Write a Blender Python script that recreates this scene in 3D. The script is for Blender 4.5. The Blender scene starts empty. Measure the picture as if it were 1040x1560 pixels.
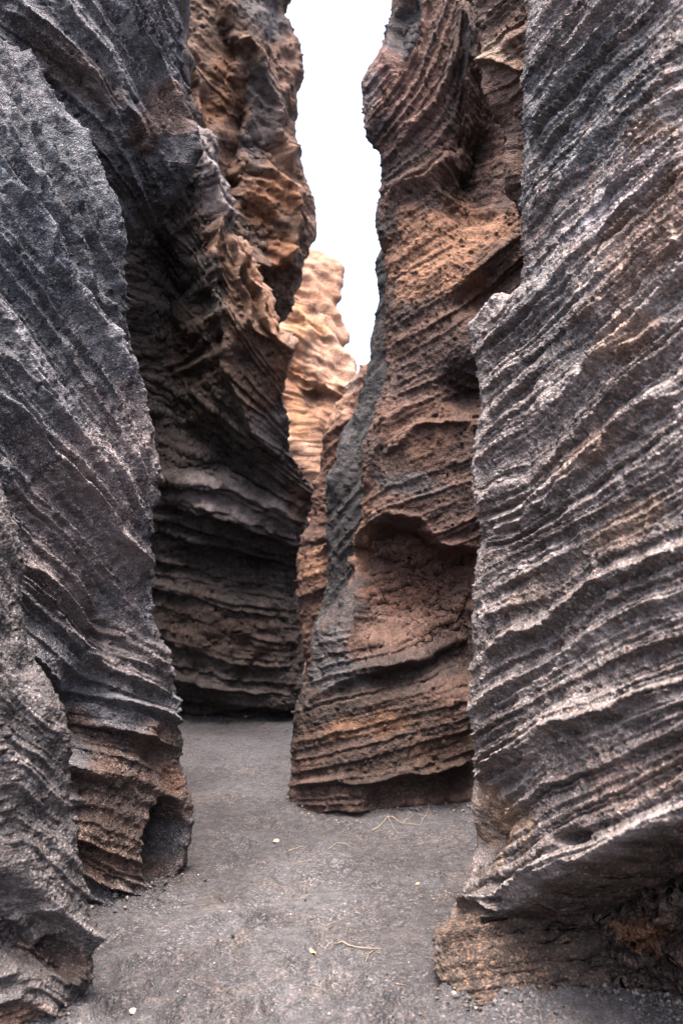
import bpy, math, random
import numpy as np
from math import radians

# ------------------------------------------------------------------ camera, sky, sun, exposure
F = 1500.0          # focal length in units of the 1040 x 1560 frame
CAMZ = 1.5
PITCH = math.atan(70 / F)
sc = bpy.context.scene
cam_d = bpy.data.cameras.new("camera")
cam = bpy.data.objects.new("camera", cam_d)
sc.collection.objects.link(cam)
cam.location = (0, 0, CAMZ)
cam.rotation_euler = (radians(90) + PITCH, 0, 0)
cam_d.sensor_fit = 'AUTO'
cam_d.sensor_width = 36
cam_d.lens = F * 36 / 1560
cam_d.clip_start = 0.05
cam_d.clip_end = 500
cam_d.dof.use_dof = True
cam_d.dof.focus_distance = 4.9
cam_d.dof.aperture_fstop = 2.8
sc.camera = cam

SUN_EL, SUN_AZ = radians(76), radians(190)      # azimuth clockwise from +Y
world = bpy.data.worlds.new("World")
sc.world = world
world.use_nodes = True
wn = world.node_tree.nodes
wl = world.node_tree.links
bg = wn["Background"]
sky = wn.new("ShaderNodeTexSky")
sky.sky_type = 'NISHITA'
sky.sun_disc = False
sky.sun_elevation = SUN_EL
sky.sun_rotation = SUN_AZ
sky.air_density = 1.0
sky.dust_density = 8.0
sky.ozone_density = 1.0
wl.new(sky.outputs[0], bg.inputs[0])
bg.inputs[1].default_value = 0.15
sun_d = bpy.data.lights.new("sun", 'SUN')
sun_d.energy = 1.1
sun_d.angle = radians(40)
sun_d.color = (1.0, 0.95, 0.88)
sun = bpy.data.objects.new("sun", sun_d)
sc.collection.objects.link(sun)
sdir = np.array([math.sin(SUN_AZ) * math.cos(SUN_EL), math.cos(SUN_AZ) * math.cos(SUN_EL), math.sin(SUN_EL)])
import mathutils
sun.rotation_euler = mathutils.Vector(sdir).to_track_quat('Z', 'Y').to_euler()
vs = sc.view_settings
vs.view_transform = 'Standard'
vs.look = 'None'
vs.gamma = 1
vs.use_curve_mapping = False
vs.exposure = 2.9
sc.cycles.max_bounces = 8
sc.cycles.diffuse_bounces = 5

# ------------------------------------------------------------------ numpy helpers
def _hash(ix, iy, iz, seed):
    h = (ix.astype(np.uint32) * np.uint32(374761393)) ^ (iy.astype(np.uint32) * np.uint32(668265263)) ^ (iz.astype(np.uint32) * np.uint32(2246822519))
    h = h + np.uint32((seed * 3266489917) & 0xffffffff)
    h ^= h >> np.uint32(15)
    h *= np.uint32(2246822519)
    h ^= h >> np.uint32(13)
    h *= np.uint32(3266489917)
    h ^= h >> np.uint32(16)
    return h.astype(np.float32) * np.float32(1 / 4294967295.0)

def noise(x, y, z, seed=0):
    """smooth value noise in 0..1"""
    fx, fy, fz = np.floor(x), np.floor(y), np.floor(z)
    ix, iy, iz = fx.astype(np.int64), fy.astype(np.int64), fz.astype(np.int64)
    tx, ty, tz = (x - fx).astype(np.float32), (y - fy).astype(np.float32), (z - fz).astype(np.float32)
    tx = tx * tx * (3 - 2 * tx); ty = ty * ty * (3 - 2 * ty); tz = tz * tz * (3 - 2 * tz)
    def H(a, b, c): return _hash(ix + a, iy + b, iz + c, seed)
    a = H(0, 0, 0); a += (H(1, 0, 0) - a) * tx
    b = H(0, 1, 0); b += (H(1, 1, 0) - b) * tx
    c = H(0, 0, 1); c += (H(1, 0, 1) - c) * tx
    d = H(0, 1, 1); d += (H(1, 1, 1) - d) * tx
    a += (b - a) * ty
    c += (d - c) * ty
    return a + (c - a) * tz

def fbm(P, s, seed, octv=3, gain=0.5):
    t = 0; a = 1; n = 0
    for k in range(octv):
        t = t + a * noise(P[..., 0] * s + 17.3, P[..., 1] * s + 5.1, P[..., 2] * s + 9.7, seed + k)
        n += a; a *= gain; s *= 2.03
    return t / n

def smooth(x, a, b):
    t = np.clip((x - a) / (b - a), 0, 1)
    return t * t * (3 - 2 * t)

def catmull(xs, pts, t):
    """values pts (n, k) at knots xs, smooth monotone-ish cubic at t"""
    xs = np.asarray(xs, float); pts = np.asarray(pts, float)
    m = np.zeros_like(pts)
    h = np.diff(xs)[:, None]; d = np.diff(pts, axis=0) / h
    m[0], m[-1] = d[0], d[-1]
    m[1:-1] = np.where(d[:-1] * d[1:] > 0, 2 * d[:-1] * d[1:] / (d[:-1] + d[1:] + 1e-12 * np.sign(d[:-1] + 1e-30)), 0)
    i = np.clip(np.searchsorted(xs, t) - 1, 0, len(xs) - 2)
    hh = (xs[i + 1] - xs[i])[:, None]
    u = ((t - xs[i])[:, None]) / hh
    out = (2 * u**3 - 3 * u**2 + 1) * pts[i] + (u**3 - 2 * u**2 + u) * hh * m[i] + (-2 * u**3 + 3 * u**2) * pts[i + 1] + (u**3 - u**2) * hh * m[i + 1]
    return out

CP, SP = math.cos(PITCH), math.sin(PITCH)
def unproject(px, py, Y):
    """point of the place that lies at forward distance Y on the line of sight through (px, py)"""
    a = (px - 520) / F; b = (780 - py) / F
    dy = CP - b * SP; dz = SP + b * CP
    k = Y / dy
    return a * k, Y + 0 * k, CAMZ + dz * k

def project(P):
    Y = np.maximum(P[..., 1], 0.9)
    x, y, z = P[..., 0], Y, P[..., 2] - CAMZ
    dep = y * CP + z * SP
    up = z * CP - y * SP
    return 520 + F * x / dep, 780 - F * up / dep

def strata_field(lines, xref, px, py):
    """order of the bed at each point: the beds are listed from top to bottom as curves y(x)"""
    ys, ref = [], []
    for L in lines:
        L = sorted(L)
        X = np.array([p[0] for p in L], float); Yv = np.array([p[1] for p in L], float)
        s0 = (Yv[1] - Yv[0]) / (X[1] - X[0]); s1 = (Yv[-1] - Yv[-2]) / (X[-1] - X[-2])
        X = np.concatenate([[X[0] - 600], X, [X[-1] + 600]])
        Yv = np.concatenate([[Yv[0] - 600 * s0], Yv, [Yv[-1] + 600 * s1]])
        ys.append(np.interp(px, X, Yv)); ref.append(float(np.interp(xref, X, Yv)))
    for k in range(1, len(ys)):
        ys[k] = np.maximum(ys[k], ys[k - 1] + 4)
    S = ref[0] + (py - ys[0])
    for k in range(len(ys) - 1):
        t = (py - ys[k]) / (ys[k + 1] - ys[k])
        S = np.where(t > 0, ref[k] + t * (ref[k + 1] - ref[k]), S)
    S = np.where(py > ys[-1], ref[-1] + (py - ys[-1]), S)
    return S

def ell(px, py, cx, cy, rx, ry, ang=0.0):
    c, s = math.cos(radians(ang)), math.sin(radians(ang))
    u = (px - cx) * c + (py - cy) * s
    v = -(px - cx) * s + (py - cy) * c
    return np.sqrt((u / rx) ** 2 + (v / ry) ** 2)

def seg_dist(px, py, pts):
    """distance to a polyline, and signed side (below +)"""
    best = np.full(px.shape, 1e9); side = np.zeros(px.shape); tt = np.zeros(px.shape)
    for k, ((ax, ay), (bx, by)) in enumerate(zip(pts[:-1], pts[1:])):
        dx, dy = bx - ax, by - ay
        L2 = dx * dx + dy * dy
        t = np.clip(((px - ax) * dx + (py - ay) * dy) / L2, 0, 1)
        ex, ey = px - ax - t * dx, py - ay - t * dy
        d = np.hypot(ex, ey)
        m = d < best
        best = np.where(m, d, best)
        side = np.where(m, np.sign(dx * ey - dy * ex), side)
        tt = np.where(m, (k + t) / (len(pts) - 1), tt)
    return best, side, tt

# ------------------------------------------------------------------ materials
def nodes_of(name):
    m = bpy.data.materials.new(name)
    m.use_nodes = True
    return m, m.node_tree.nodes, m.node_tree.links

def grain_material(name, grain=140.0, speck=1.0, bump=0.6, rough=0.93, dist=0.006, rusty=0.28):
    m, n, l = nodes_of(name)
    b = n["Principled BSDF"]
    b.inputs["Roughness"].default_value = rough
    b.inputs["Specular IOR Level"].default_value = 0.25
    at = n.new("ShaderNodeAttribute"); at.attribute_name = "rock_colour"
    tc = n.new("ShaderNodeTexCoord")
    vo = n.new("ShaderNodeTexVoronoi"); vo.inputs["Scale"].default_value = grain
    l.new(tc.outputs["Object"], vo.inputs["Vector"])
    sep = n.new("ShaderNodeSeparateColor"); l.new(vo.outputs["Color"], sep.inputs[0])
    # brightness of single grains
    mr = n.new("ShaderNodeValToRGB")
    e = mr.color_ramp.elements
    e[0].position = 0.0; e[0].color = (0.35, 0.35, 0.36, 1)
    e[1].position = 1.0; e[1].color = (2.6, 2.55, 2.5, 1)
    x = e.new(0.45); x.color = (0.75, 0.75, 0.75, 1)
    x = e.new(0.8); x.color = (1.15, 1.12, 1.12, 1)
    x = e.new(0.93); x.color = (1.9, 1.75, 1.68, 1)
    l.new(sep.outputs[0], mr.inputs[0])
    mulc = n.new("ShaderNodeMix"); mulc.data_type = 'RGBA'; mulc.blend_type = 'MULTIPLY'
    mulc.inputs[0].default_value = speck
    l.new(at.outputs["Color"], mulc.inputs[6]); l.new(mr.outputs[0], mulc.inputs[7])
    nv = n.new("ShaderNodeTexNoise"); nv.inputs["Scale"].default_value = grain * 0.035; nv.inputs["Detail"].default_value = 3
    l.new(tc.outputs["Object"], nv.inputs["Vector"])
    nr_ = n.new("ShaderNodeMapRange"); nr_.inputs[1].default_value = 0.35; nr_.inputs[2].default_value = 0.65
    nr_.inputs[3].default_value = 0.3 * speck; nr_.inputs[4].default_value = 1.0 * speck
    l.new(nv.outputs[0], nr_.inputs[0]); l.new(nr_.outputs[0], mulc.inputs[0])
    # rusty grains
    rust = n.new("ShaderNodeMath"); rust.operation = 'GREATER_THAN'; rust.inputs[1].default_value = 0.9
    l.new(sep.outputs[1], rust.inputs[0])
    rm = n.new("ShaderNodeMath"); rm.operation = 'MULTIPLY'; rm.inputs[1].default_value = rusty * speck
    l.new(rust.outputs[0], rm.inputs[0])
    mix = n.new("ShaderNodeMix"); mix.data_type = 'RGBA'
    l.new(rm.outputs[0], mix.inputs[0]); l.new(mulc.outputs[2], mix.inputs[6])
    mix.inputs[7].default_value = (0.33, 0.17, 0.10, 1)
    # broad mottling
    ns = n.new("ShaderNodeTexNoise"); ns.inputs["Scale"].default_value = grain * 0.16
    ns.inputs["Detail"].default_value = 4; ns.inputs["Roughness"].default_value = 0.65
    l.new(tc.outputs["Object"], ns.inputs["Vector"])
    rr = n.new("ShaderNodeMapRange"); rr.inputs[1].default_value = 0.3; rr.inputs[2].default_value = 0.7
    rr.inputs[3].default_value = 0.62; rr.inputs[4].default_value = 1.42
    l.new(ns.outputs[0], rr.inputs[0])
    m2 = n.new("ShaderNodeVectorMath"); m2.operation = 'SCALE'
    l.new(mix.outputs[2], m2.inputs[0]); l.new(rr.outputs[0], m2.inputs["Scale"])
    l.new(m2.outputs[0], b.inputs["Base Color"])
    # relief: grains and pits
    n2 = n.new("ShaderNodeTexNoise"); n2.inputs["Scale"].default_value = grain * 0.75
    n2.inputs["Detail"].default_value = 3; n2.inputs["Roughness"].default_value = 0.7
    l.new(tc.outputs["Object"], n2.inputs["Vector"])
    ad = n.new("ShaderNodeMath"); ad.operation = 'MULTIPLY_ADD'
    l.new(vo.outputs["Distance"], ad.inputs[0]); ad.inputs[1].default_value = -0.6
    l.new(n2.outputs[0], ad.inputs[2])
    bp = n.new("ShaderNodeBump"); bp.inputs["Strength"].default_value = bump
    bp.inputs["Distance"].default_value = dist
    l.new(ad.outputs[0], bp.inputs["Height"])
    l.new(bp.outputs[0], b.inputs["Normal"])
    return m

MAT_ROCK = grain_material("lapilli_rock", 120, 1.0, 0.9, dist=0.012)
MAT_ROCK_FINE = grain_material("fine_tuff", 120, 0.55, 0.9, dist=0.012, rusty=.25)
MAT_FAR = grain_material("far_tuff", 45, 0.35, 0.6, dist=0.02)
MAT_SAND = grain_material("volcanic_sand", 125, 1.0, 1.0, dist=0.012, rusty=0.1)
MAT_DARK = grain_material("dark_lapilli_rock", 125, 1.0, 0.95, dist=0.013, rusty=0.12)

# ------------------------------------------------------------------ grid mesh with a colour attribute
def grid_object(name, P, C, mat, flip=False):
    nr, nc = P.shape[:2]
    idx = np.arange(nr * nc, dtype=np.int32).reshape(nr, nc)
    q = np.stack([idx[:-1, :-1], idx[:-1, 1:], idx[1:, 1:], idx[1:, :-1]], -1).reshape(-1, 4)
    if flip: q = q[:, ::-1]
    me = bpy.data.meshes.new(name)
    me.vertices.add(nr * nc)
    me.vertices.foreach_set("co", np.ascontiguousarray(P, np.float32).ravel())
    me.loops.add(q.size)
    me.loops.foreach_set("vertex_index", np.ascontiguousarray(q).ravel())
    me.polygons.add(len(q))
    me.polygons.foreach_set("loop_start", np.arange(0, q.size, 4, dtype=np.int32))
    me.polygons.foreach_set("loop_total", np.full(len(q), 4, np.int32))
    me.update(calc_edges=True)
    me.polygons.foreach_set("use_smooth", np.ones(len(q), bool))
    at = me.attributes.new("rock_colour", 'FLOAT_COLOR', 'POINT')
    c4 = np.ones((nr * nc, 4), np.float32); c4[:, :3] = C.reshape(-1, 3)
    at.data.foreach_set("color", c4.ravel())
    me.materials.append(mat)
    o = bpy.data.objects.new(name, me)
    sc.collection.objects.link(o)
    return o

DARK = np.array([0.050, 0.052, 0.060]); GREY = np.array([0.110, 0.108, 0.118]); BLUE = np.array([0.085, 0.095, 0.115])
MAUVE = np.array([0.17, 0.145, 0.148]); PALE = np.array([0.25, 0.215, 0.21])
BROWN = np.array([0.125, 0.075, 0.055]); RED = np.array([0.15, 0.075, 0.055]); ORANGE = np.array([0.28, 0.13, 0.07])
OCHRE = np.array([0.42, 0.22, 0.12]); CREAM = np.array([0.50, 0.38, 0.30])

ROCK_TRIS = 0
FOOT = []
def rock(name, side, edge, Yedge, profiles, hidden, lines, xref, sp=(70, 26, 10), amp=(10, 6, 2.5), lump=(0.9, 12),
         warp=10, base=(GREY, DARK), tints=(), feats=(), ridges=(), mat=None, seed=1, res=1.73, top=-260, bot=None,
         nface=None, grain=(1.5, 1.6), edge_rough=5, sharp=2.0, cross=None, dark=1.0, local=110, hollow=1.0, shaded_lower_bed=None, seen=(-30, 1070), seen_y=(-20, 1570)):
    """a wall of bedded rock. edge: outline towards the canyon from top to bottom; profiles: [(py, [(dX, dY)...])]
    run of the face from that outline towards the viewer; hidden: run of the side that turns away."""
    global ROCK_TRIS
    e = sorted(edge, key=lambda p: p[1])
    ye = [p[1] for p in e]; xe = [p[0] for p in e]
    if ye[0] > top: ye.insert(0, top); xe.insert(0, xe[0])
    Yk = sorted(Yedge)                      # (py, Y)
    y_bot = bot or (ye[-1])
    rows = np.arange(top, y_bot + res, res)
    xr = catmull(ye, np.array(xe)[:, None], np.clip(rows, ye[0], ye[-1]))[:, 0]
    Yr = np.interp(rows, [k[0] for k in Yk], [k[1] for k in Yk])
    EX, EY, EZ = unproject(xr, rows, Yr)
    # extend under the ground
    nr = len(rows)
    # profile arc, resampled where it is seen
    pk = [p[0] for p in profiles]
    prof = []
    for _, pts in profiles:
        pts = [(0, 0)] + list(pts)
        full = [(hx, hy) for hx, hy in hidden[::-1]] + pts
        a = np.array(full, float)
        kn = np.arange(len(a), dtype=float)
        prof.append((kn, a))
    nk = len(prof[0][1])
    t = np.linspace(0, nk - 1, 1500)
    fine = [catmull(kn, a, t) for kn, a in prof]
    # sampling density from the projection at mid rows
    w = 0
    for fi, pyk in zip(fine, pk):
        j = int(np.clip(np.searchsorted(rows, pyk), 0, nr - 1))
        X = EX[j] + fi[:, 0]; Y = EY[j] + fi[:, 1]
        ppx = 520 + F * X / np.maximum(Y, 0.9)
        on = (ppx > -70) & (ppx < 1110) & (Y > 0.9)
        d = np.hypot(np.diff(ppx), F * np.hypot(np.diff(X), np.diff(Y)) / np.maximum(Y[1:], 0.9) * 0.35)
        d = np.where(on[1:], d, np.hypot(np.diff(X), np.diff(Y)) * 18)
        hid = t[1:] < len(hidden) - 0.35
        d = np.where(hid, np.minimum(d, np.hypot(np.diff(X), np.diff(Y)) * 20), d)
        d = d * np.where((ppx[1:] > seen[0]) & (ppx[1:] < seen[1]), 1.0, 0.12)
        w = np.maximum(w, d)
    cs = np.concatenate([[0], np.cumsum(w)])
    ncol = int(min(nface or 900, cs[-1] / res))
    tc = np.interp(np.linspace(0, cs[-1], ncol), cs, t)
    sel = [np.stack([np.interp(tc, t, f[:, 0]), np.interp(tc, t, f[:, 1])], -1) for f in fine]   # (ncol, 2)
    prow = np.zeros((nr, ncol, 2))
    if len(sel) == 1:
        prow[:] = sel[0]
    else:
        for j, py in enumerate(rows):
            k = int(np.clip(np.searchsorted(pk, py) - 1, 0, len(pk) - 2))
            u = float(smooth(np.array(py), pk[k], pk[k + 1]))
            prow[j] = sel[k] * (1 - u) + sel[k + 1] * u
    P = np.zeros((nr, ncol, 3))
    # the run of the face follows the outline closely near it and only loosely far from it
    def soft(v, sg):
        k = np.arange(-int(2.5 * sg), int(2.5 * sg) + 1); g = np.exp(-0.5 * (k / sg) ** 2); g /= g.sum()
        n = len(k) // 2
        lo = v[0] + (v[1] - v[0]) * np.arange(-n, 0); hi = v[-1] + np.zeros(n)
        return np.convolve(np.concatenate([lo, v, hi]), g, 'valid')
    dist = np.hypot(prow[..., 0], prow[..., 1])
    loc = np.exp(-(dist / (local * float(np.mean(Yr)) / F)) ** 1.5)
    for ax, E in ((0, EX), (1, EY)):
        Es = soft(E, 130 / res)
        P[..., ax] = Es[:, None] + (E - Es)[:, None] * loc + prow[..., ax]
    P[..., 2] = EZ[:, None]
    # fewer rows where nothing is seen
    ri = np.arange(nr)
    far_ = (rows < seen_y[0]) | (rows > seen_y[1])
    keep = (~far_) | (ri % 5 == 0) | (ri == nr - 1)
    P, prow, Yr, rows = P[keep], prow[keep], Yr[keep], rows[keep]
    nr = len(rows)
    def normals(P):
        gr = np.gradient(P, axis=0); gc = np.gradient(P, axis=1)
        N = np.cross(gr, gc)
        N /= np.linalg.norm(N, axis=-1, keepdims=True) + 1e-12
        return N
    N = normals(P)
    iface = int(np.argmin(np.abs(tc - (len(hidden) + 0.6))))
    v = np.array([0, 0, CAMZ]) - P[nr // 2, iface]
    sgn = 1 if np.dot(N[nr // 2, iface], v) > 0 else -1
    N = N * sgn
    px, py = project(P)
    k1 = (Yr / F)[:, None]                  # metres per frame unit at the outline
    km = float(np.mean(Yr)) / F
    Q = P / (km * 100)                      # ~ one unit per 100 frame units
    # warped order of beds
    S = strata_field(lines, xref, px, py)
    S = S + warp * (fbm(Q * 0.7, 1.0, seed + 50, 2) - 0.5) * 2 + warp * 0.28 * (fbm(Q * 3.1, 1.0, seed + 60, 2) - 0.5) * 2 + 2.6 * (fbm(Q * 9.0, 1.0, seed + 65, 2) - 0.5) * 2
    D = np.zeros(P.shape[:2])
    # broad lumps
    D += lump[1] * km * (fbm(Q * lump[0], 1.0, seed + 1, 3) - 0.5) * 2
    # beds
    fade = 0.5 + 1.0 * smooth(fbm(Q * 0.9, 1.0, seed + 9, 2), 0.3, 0.7)
    crest = 0
    for i, (s_, a_) in enumerate(zip(sp, amp)):
        al = (0.22, 0.42, 0.9)[i]
        n1 = noise(S / s_, Q[..., 0] * al + Q[..., 1] * al * 0.5, Q[..., 2] * al * 0.5 + Q[..., 1] * al * 0.5, seed + 11 + i)
        r = np.clip(1 - np.abs(2 * n1 - 1) * 1.25, 0, 1) ** sharp
        # a bed breaks off sharply below and slopes off above
        n2 = noise(S / s_ + 7.7, Q[..., 0] * al * 0.6, Q[..., 1] * al * 0.6 + Q[..., 2] * 0.2, seed + 31 + i)
        fr = (S / (s_ * 1.35) + 1.4 * n2) % 1.0
        saw = fr ** 3.0 * (1 - smooth(fr, 0.88, 1.0)) * (0.45 + 0.9 * n2)
        f_ = fade if i else 1.0
        D += a_ * km * f_ * (0.5 * r + 1.15 * saw - 0.4)
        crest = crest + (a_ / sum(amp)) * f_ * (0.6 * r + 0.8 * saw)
    if cross:
        for k, (sl, s_, a_) in enumerate(cross):
            n1 = noise((S + sl * px) / s_, Q[..., 0] * 0.5, Q[..., 2] * 0.5 + Q[..., 1] * 0.5, seed + 131 + k)
            r = np.clip(1 - np.abs(2 * n1 - 1) * 1.4, 0, 1) ** (sharp * 1.2)
            md = smooth(fbm(Q * 0.8, 1.0, seed + 141 + k, 2), 0.38, 0.62)
            D += a_ * km * r * md
            crest = crest + 0.35 * r * md
    dpx = np.hypot(prow[..., 0], prow[..., 1]) / km
    D *= 1 - 0.72 * np.exp(-(dpx / 45.0) ** 2)
    D += edge_rough * km * (fbm(Q * 1.8, 1.0, seed + 8, 4, 0.6) - 0.5) * 3.2 * np.exp(-(dpx / 60.0) ** 2)
    # hollows cut straight into the rock
    DV = np.zeros(P.shape)
    front = np.einsum('ijk,ijk->ij', N, np.array([0, 0, CAMZ]) - P) > 0
    def inward(cx, cy, level=False):
        q = np.where(front, (px - cx) ** 2 + (py - cy) ** 2, 1e12)
        a_, b_ = np.unravel_index(int(np.argmin(q)), q.shape)
        n_ = N[max(a_ - 25, 0):a_ + 25, max(b_ - 15, 0):b_ + 15].reshape(-1, 3).mean(0)
        if level: n_[2] = 0
        return -n_ / np.linalg.norm(n_)
    for f in feats:
        kind = f[0]
        if kind == 'scoop':
            _, cx, cy, rx, ry, ang, dep, hard = f
            jig = 1 + 0.22 * (fbm(Q * 2.2, 1.0, seed + 71, 3) - 0.5) * 2
            d = ell(px, py, cx, cy, rx, ry, ang) * jig
            DV += (dep * (1 - smooth(d, 1 - hard, 1 + hard * 0.2)))[..., None] * inward(cx, cy)
        elif kind == 'bowl':
            _, cx, cy, rx, ry, ang, dep = f
            d = ell(px, py, cx, cy, rx, ry, ang)
            DV += (dep * np.exp(-d * d))[..., None] * inward(cx, cy)
        elif kind == 'under':               # recess below a line
            _, pts, dep, soft_, reach = f
            X = [p[0] for p in pts]; Yv = [p[1] for p in pts]
            yl = np.interp(px, X, Yv) + 8 * (fbm(Q * 4, 1.0, seed + 81, 2) - 0.5) * 2
            xin = smooth(px, X[0] - 15, X[0] + 20) * (1 - smooth(px, X[-1] - 20, X[-1] + 15))
            dd = py - yl
            mid = pts[len(pts) // 2]
            DV += (dep * smooth(dd, -soft_ * 0.3, soft_) * (1 - smooth(dd, reach * 0.6, reach)) * xin)[..., None] * inward(mid[0], mid[1] + 20, True)
    for r in ridges:
        pts, hgt, wid = r
        jx = px + 7 * (fbm(Q * 3, 1.0, seed + 91, 2) - 0.5) * 2
        jy = py + 9 * (fbm(Q * 3, 1.0, seed + 97, 2) - 0.5) * 2
        d, sd, tt = seg_dist(jx, jy, pts)
        endf = smooth(tt, 0, 0.08) * (1 - smooth(tt, 0.92, 1.0))
        if hgt > 0:                         # crest: gentle above, abrupt below
            wv = np.where(sd * (1 if True else -1) > 0, wid * 0.45, wid)
            prof_ = np.clip(1 - d / wv, 0, 1) ** 1.3
        else:                               # crack
            prof_ = np.clip(1 - d / wid, 0, 1) ** 0.8
        D += hgt * prof_ * (0.3 + 0.7 * endf)
        if hgt > 0: crest = crest + 0.25 * prof_ * endf
    # chips, clods and grains
    lumpy = fbm(Q * 11.0, 1.0, seed + 3, 3, 0.6)
    D += grain[0] * km * (lumpy - 0.5) * 3.2
    st = noise(Q[..., 0] * 15, Q[..., 1] * 15, Q[..., 2] * 15, seed + 15)
    D += km * (3.0 * smooth(st, .80, .93) - 3.5 * smooth(1 - st, .80, .93)) * grain[0]
    gr = noise(Q[..., 0] * 34, Q[..., 1] * 34, Q[..., 2] * 34, seed + 5)
    D += grain[1] * km * (gr - 0.5) * 2
    D += edge_rough * km * (fbm(Q * 4.0, 1.0, seed + 7, 2) - 0.5) * 2
    Pd = P + N * D[..., None] + DV
    if feats:                               # beds and chips inside the hollows
        wgt = smooth(np.linalg.norm(DV, axis=-1), .03, .16)
        N2 = normals(Pd) * sgn
        Q2 = Pd / (km * 100)
        sl = Pd[..., 2] / km + (0.3 if side == 'R' else -0.2) * Pd[..., 0] / km
        sl = sl + 22 * (fbm(Q2 * .9, 1.0, seed + 201, 2) - .5) + 5 * (fbm(Q2 * 5, 1.0, seed + 203, 2) - .5)
        d2 = 0
        for s_, a_ in ((46, 9), (17, 5), (7, 2)):
            n3 = noise(sl / s_, Q2[..., 0] * .5, Q2[..., 1] * .5, seed + 205 + s_)
            d2 = d2 + a_ * (np.clip(1 - np.abs(2 * n3 - 1) * 1.3, 0, 1) ** 1.5 - .35)
        d2 = d2 + 7 * (fbm(Q2 * 4, 1.0, seed + 207, 4, .6) - .5) + 3 * (fbm(Q2 * 20, 1.0, seed + 209, 2) - .5)
        Pd = Pd + N2 * (d2 * km * wgt * hollow)[..., None]
    # colour of the rock, with light and shade painted into some tints
    n0 = fbm(Q * 1.3, 1.0, seed + 21, 3)
    bands = noise(S / 38.0, Q[..., 0] * 0.25, Q[..., 2] * 0.25, seed + 22)
    b2 = noise(S / 13.0, Q[..., 0] * 0.5, Q[..., 2] * 0.5, seed + 23)
    m = np.clip(0.55 * bands + 0.25 * b2 + 0.55 * (n0 - 0.5) + 0.1, 0, 1)[..., None]
    m = smooth(m, 0.15, 0.75)
    C = base[0] * m + base[1] * (1 - m)
    if shaded_lower_bed:                           # brown bed under the rim, painted darker to deepen the undercut's shade
        X = [p[0] for p in shaded_lower_bed[0]]; Yv = [p[1] for p in shaded_lower_bed[0]]
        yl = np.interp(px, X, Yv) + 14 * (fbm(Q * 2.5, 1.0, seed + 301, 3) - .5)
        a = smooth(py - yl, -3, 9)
        a = np.maximum(a, smooth(np.linalg.norm(DV, axis=-1), .01, .06) * (py > np.interp(px, X, Yv) - 30)) * smooth(px, X[0] - 60, X[0] + 20) * shaded_lower_bed[2]
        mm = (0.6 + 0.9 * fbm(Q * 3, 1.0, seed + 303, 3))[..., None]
        C = C + (shaded_lower_bed[1] * mm - C) * a[..., None]
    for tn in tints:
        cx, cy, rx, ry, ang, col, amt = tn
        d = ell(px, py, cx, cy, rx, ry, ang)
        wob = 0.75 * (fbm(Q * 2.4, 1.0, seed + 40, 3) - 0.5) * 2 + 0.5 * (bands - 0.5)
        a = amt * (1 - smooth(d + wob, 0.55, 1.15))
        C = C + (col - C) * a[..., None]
    # paler on the crests of the beds, darker between them
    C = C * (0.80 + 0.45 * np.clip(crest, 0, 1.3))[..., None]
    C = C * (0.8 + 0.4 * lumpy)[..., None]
    C = C * dark
    # skirt below ground and a slab running outwards on top
    o_dir = -1.0 if side == 'L' else 1.0
    lowrow = Pd[-1:].copy(); lowrow[..., 2] = np.minimum(lowrow[..., 2] - 0.4, -0.4)
    top1 = Pd[:1].copy(); top1[..., 0] += o_dir * 0.5; top1[..., 2] += 0.25
    top2 = Pd[:1].copy(); top2[..., 0] += o_dir * 6.0; top2[..., 2] += 0.5
    zz = np.abs(Pd[..., 2]) < 0.02
    FOOT.append(Pd[zz][::5, :2])
    Pd = np.concatenate([top2, top1, Pd, lowrow], 0)
    C = np.concatenate([C[:1], C[:1], C, C[-1:]], 0)
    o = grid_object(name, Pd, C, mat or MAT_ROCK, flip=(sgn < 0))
    ROCK_TRIS += 2 * Pd.shape[0] * Pd.shape[1]
    print("ROCK", name, Pd.shape, "tris", ROCK_TRIS)
    return o

def tag(o, label, cat, group=None, kind=None):
    if label: o["label"] = label
    if cat: o["category"] = cat
    if group: o["group"] = group
    if kind: o["kind"] = kind
    return o

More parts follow.
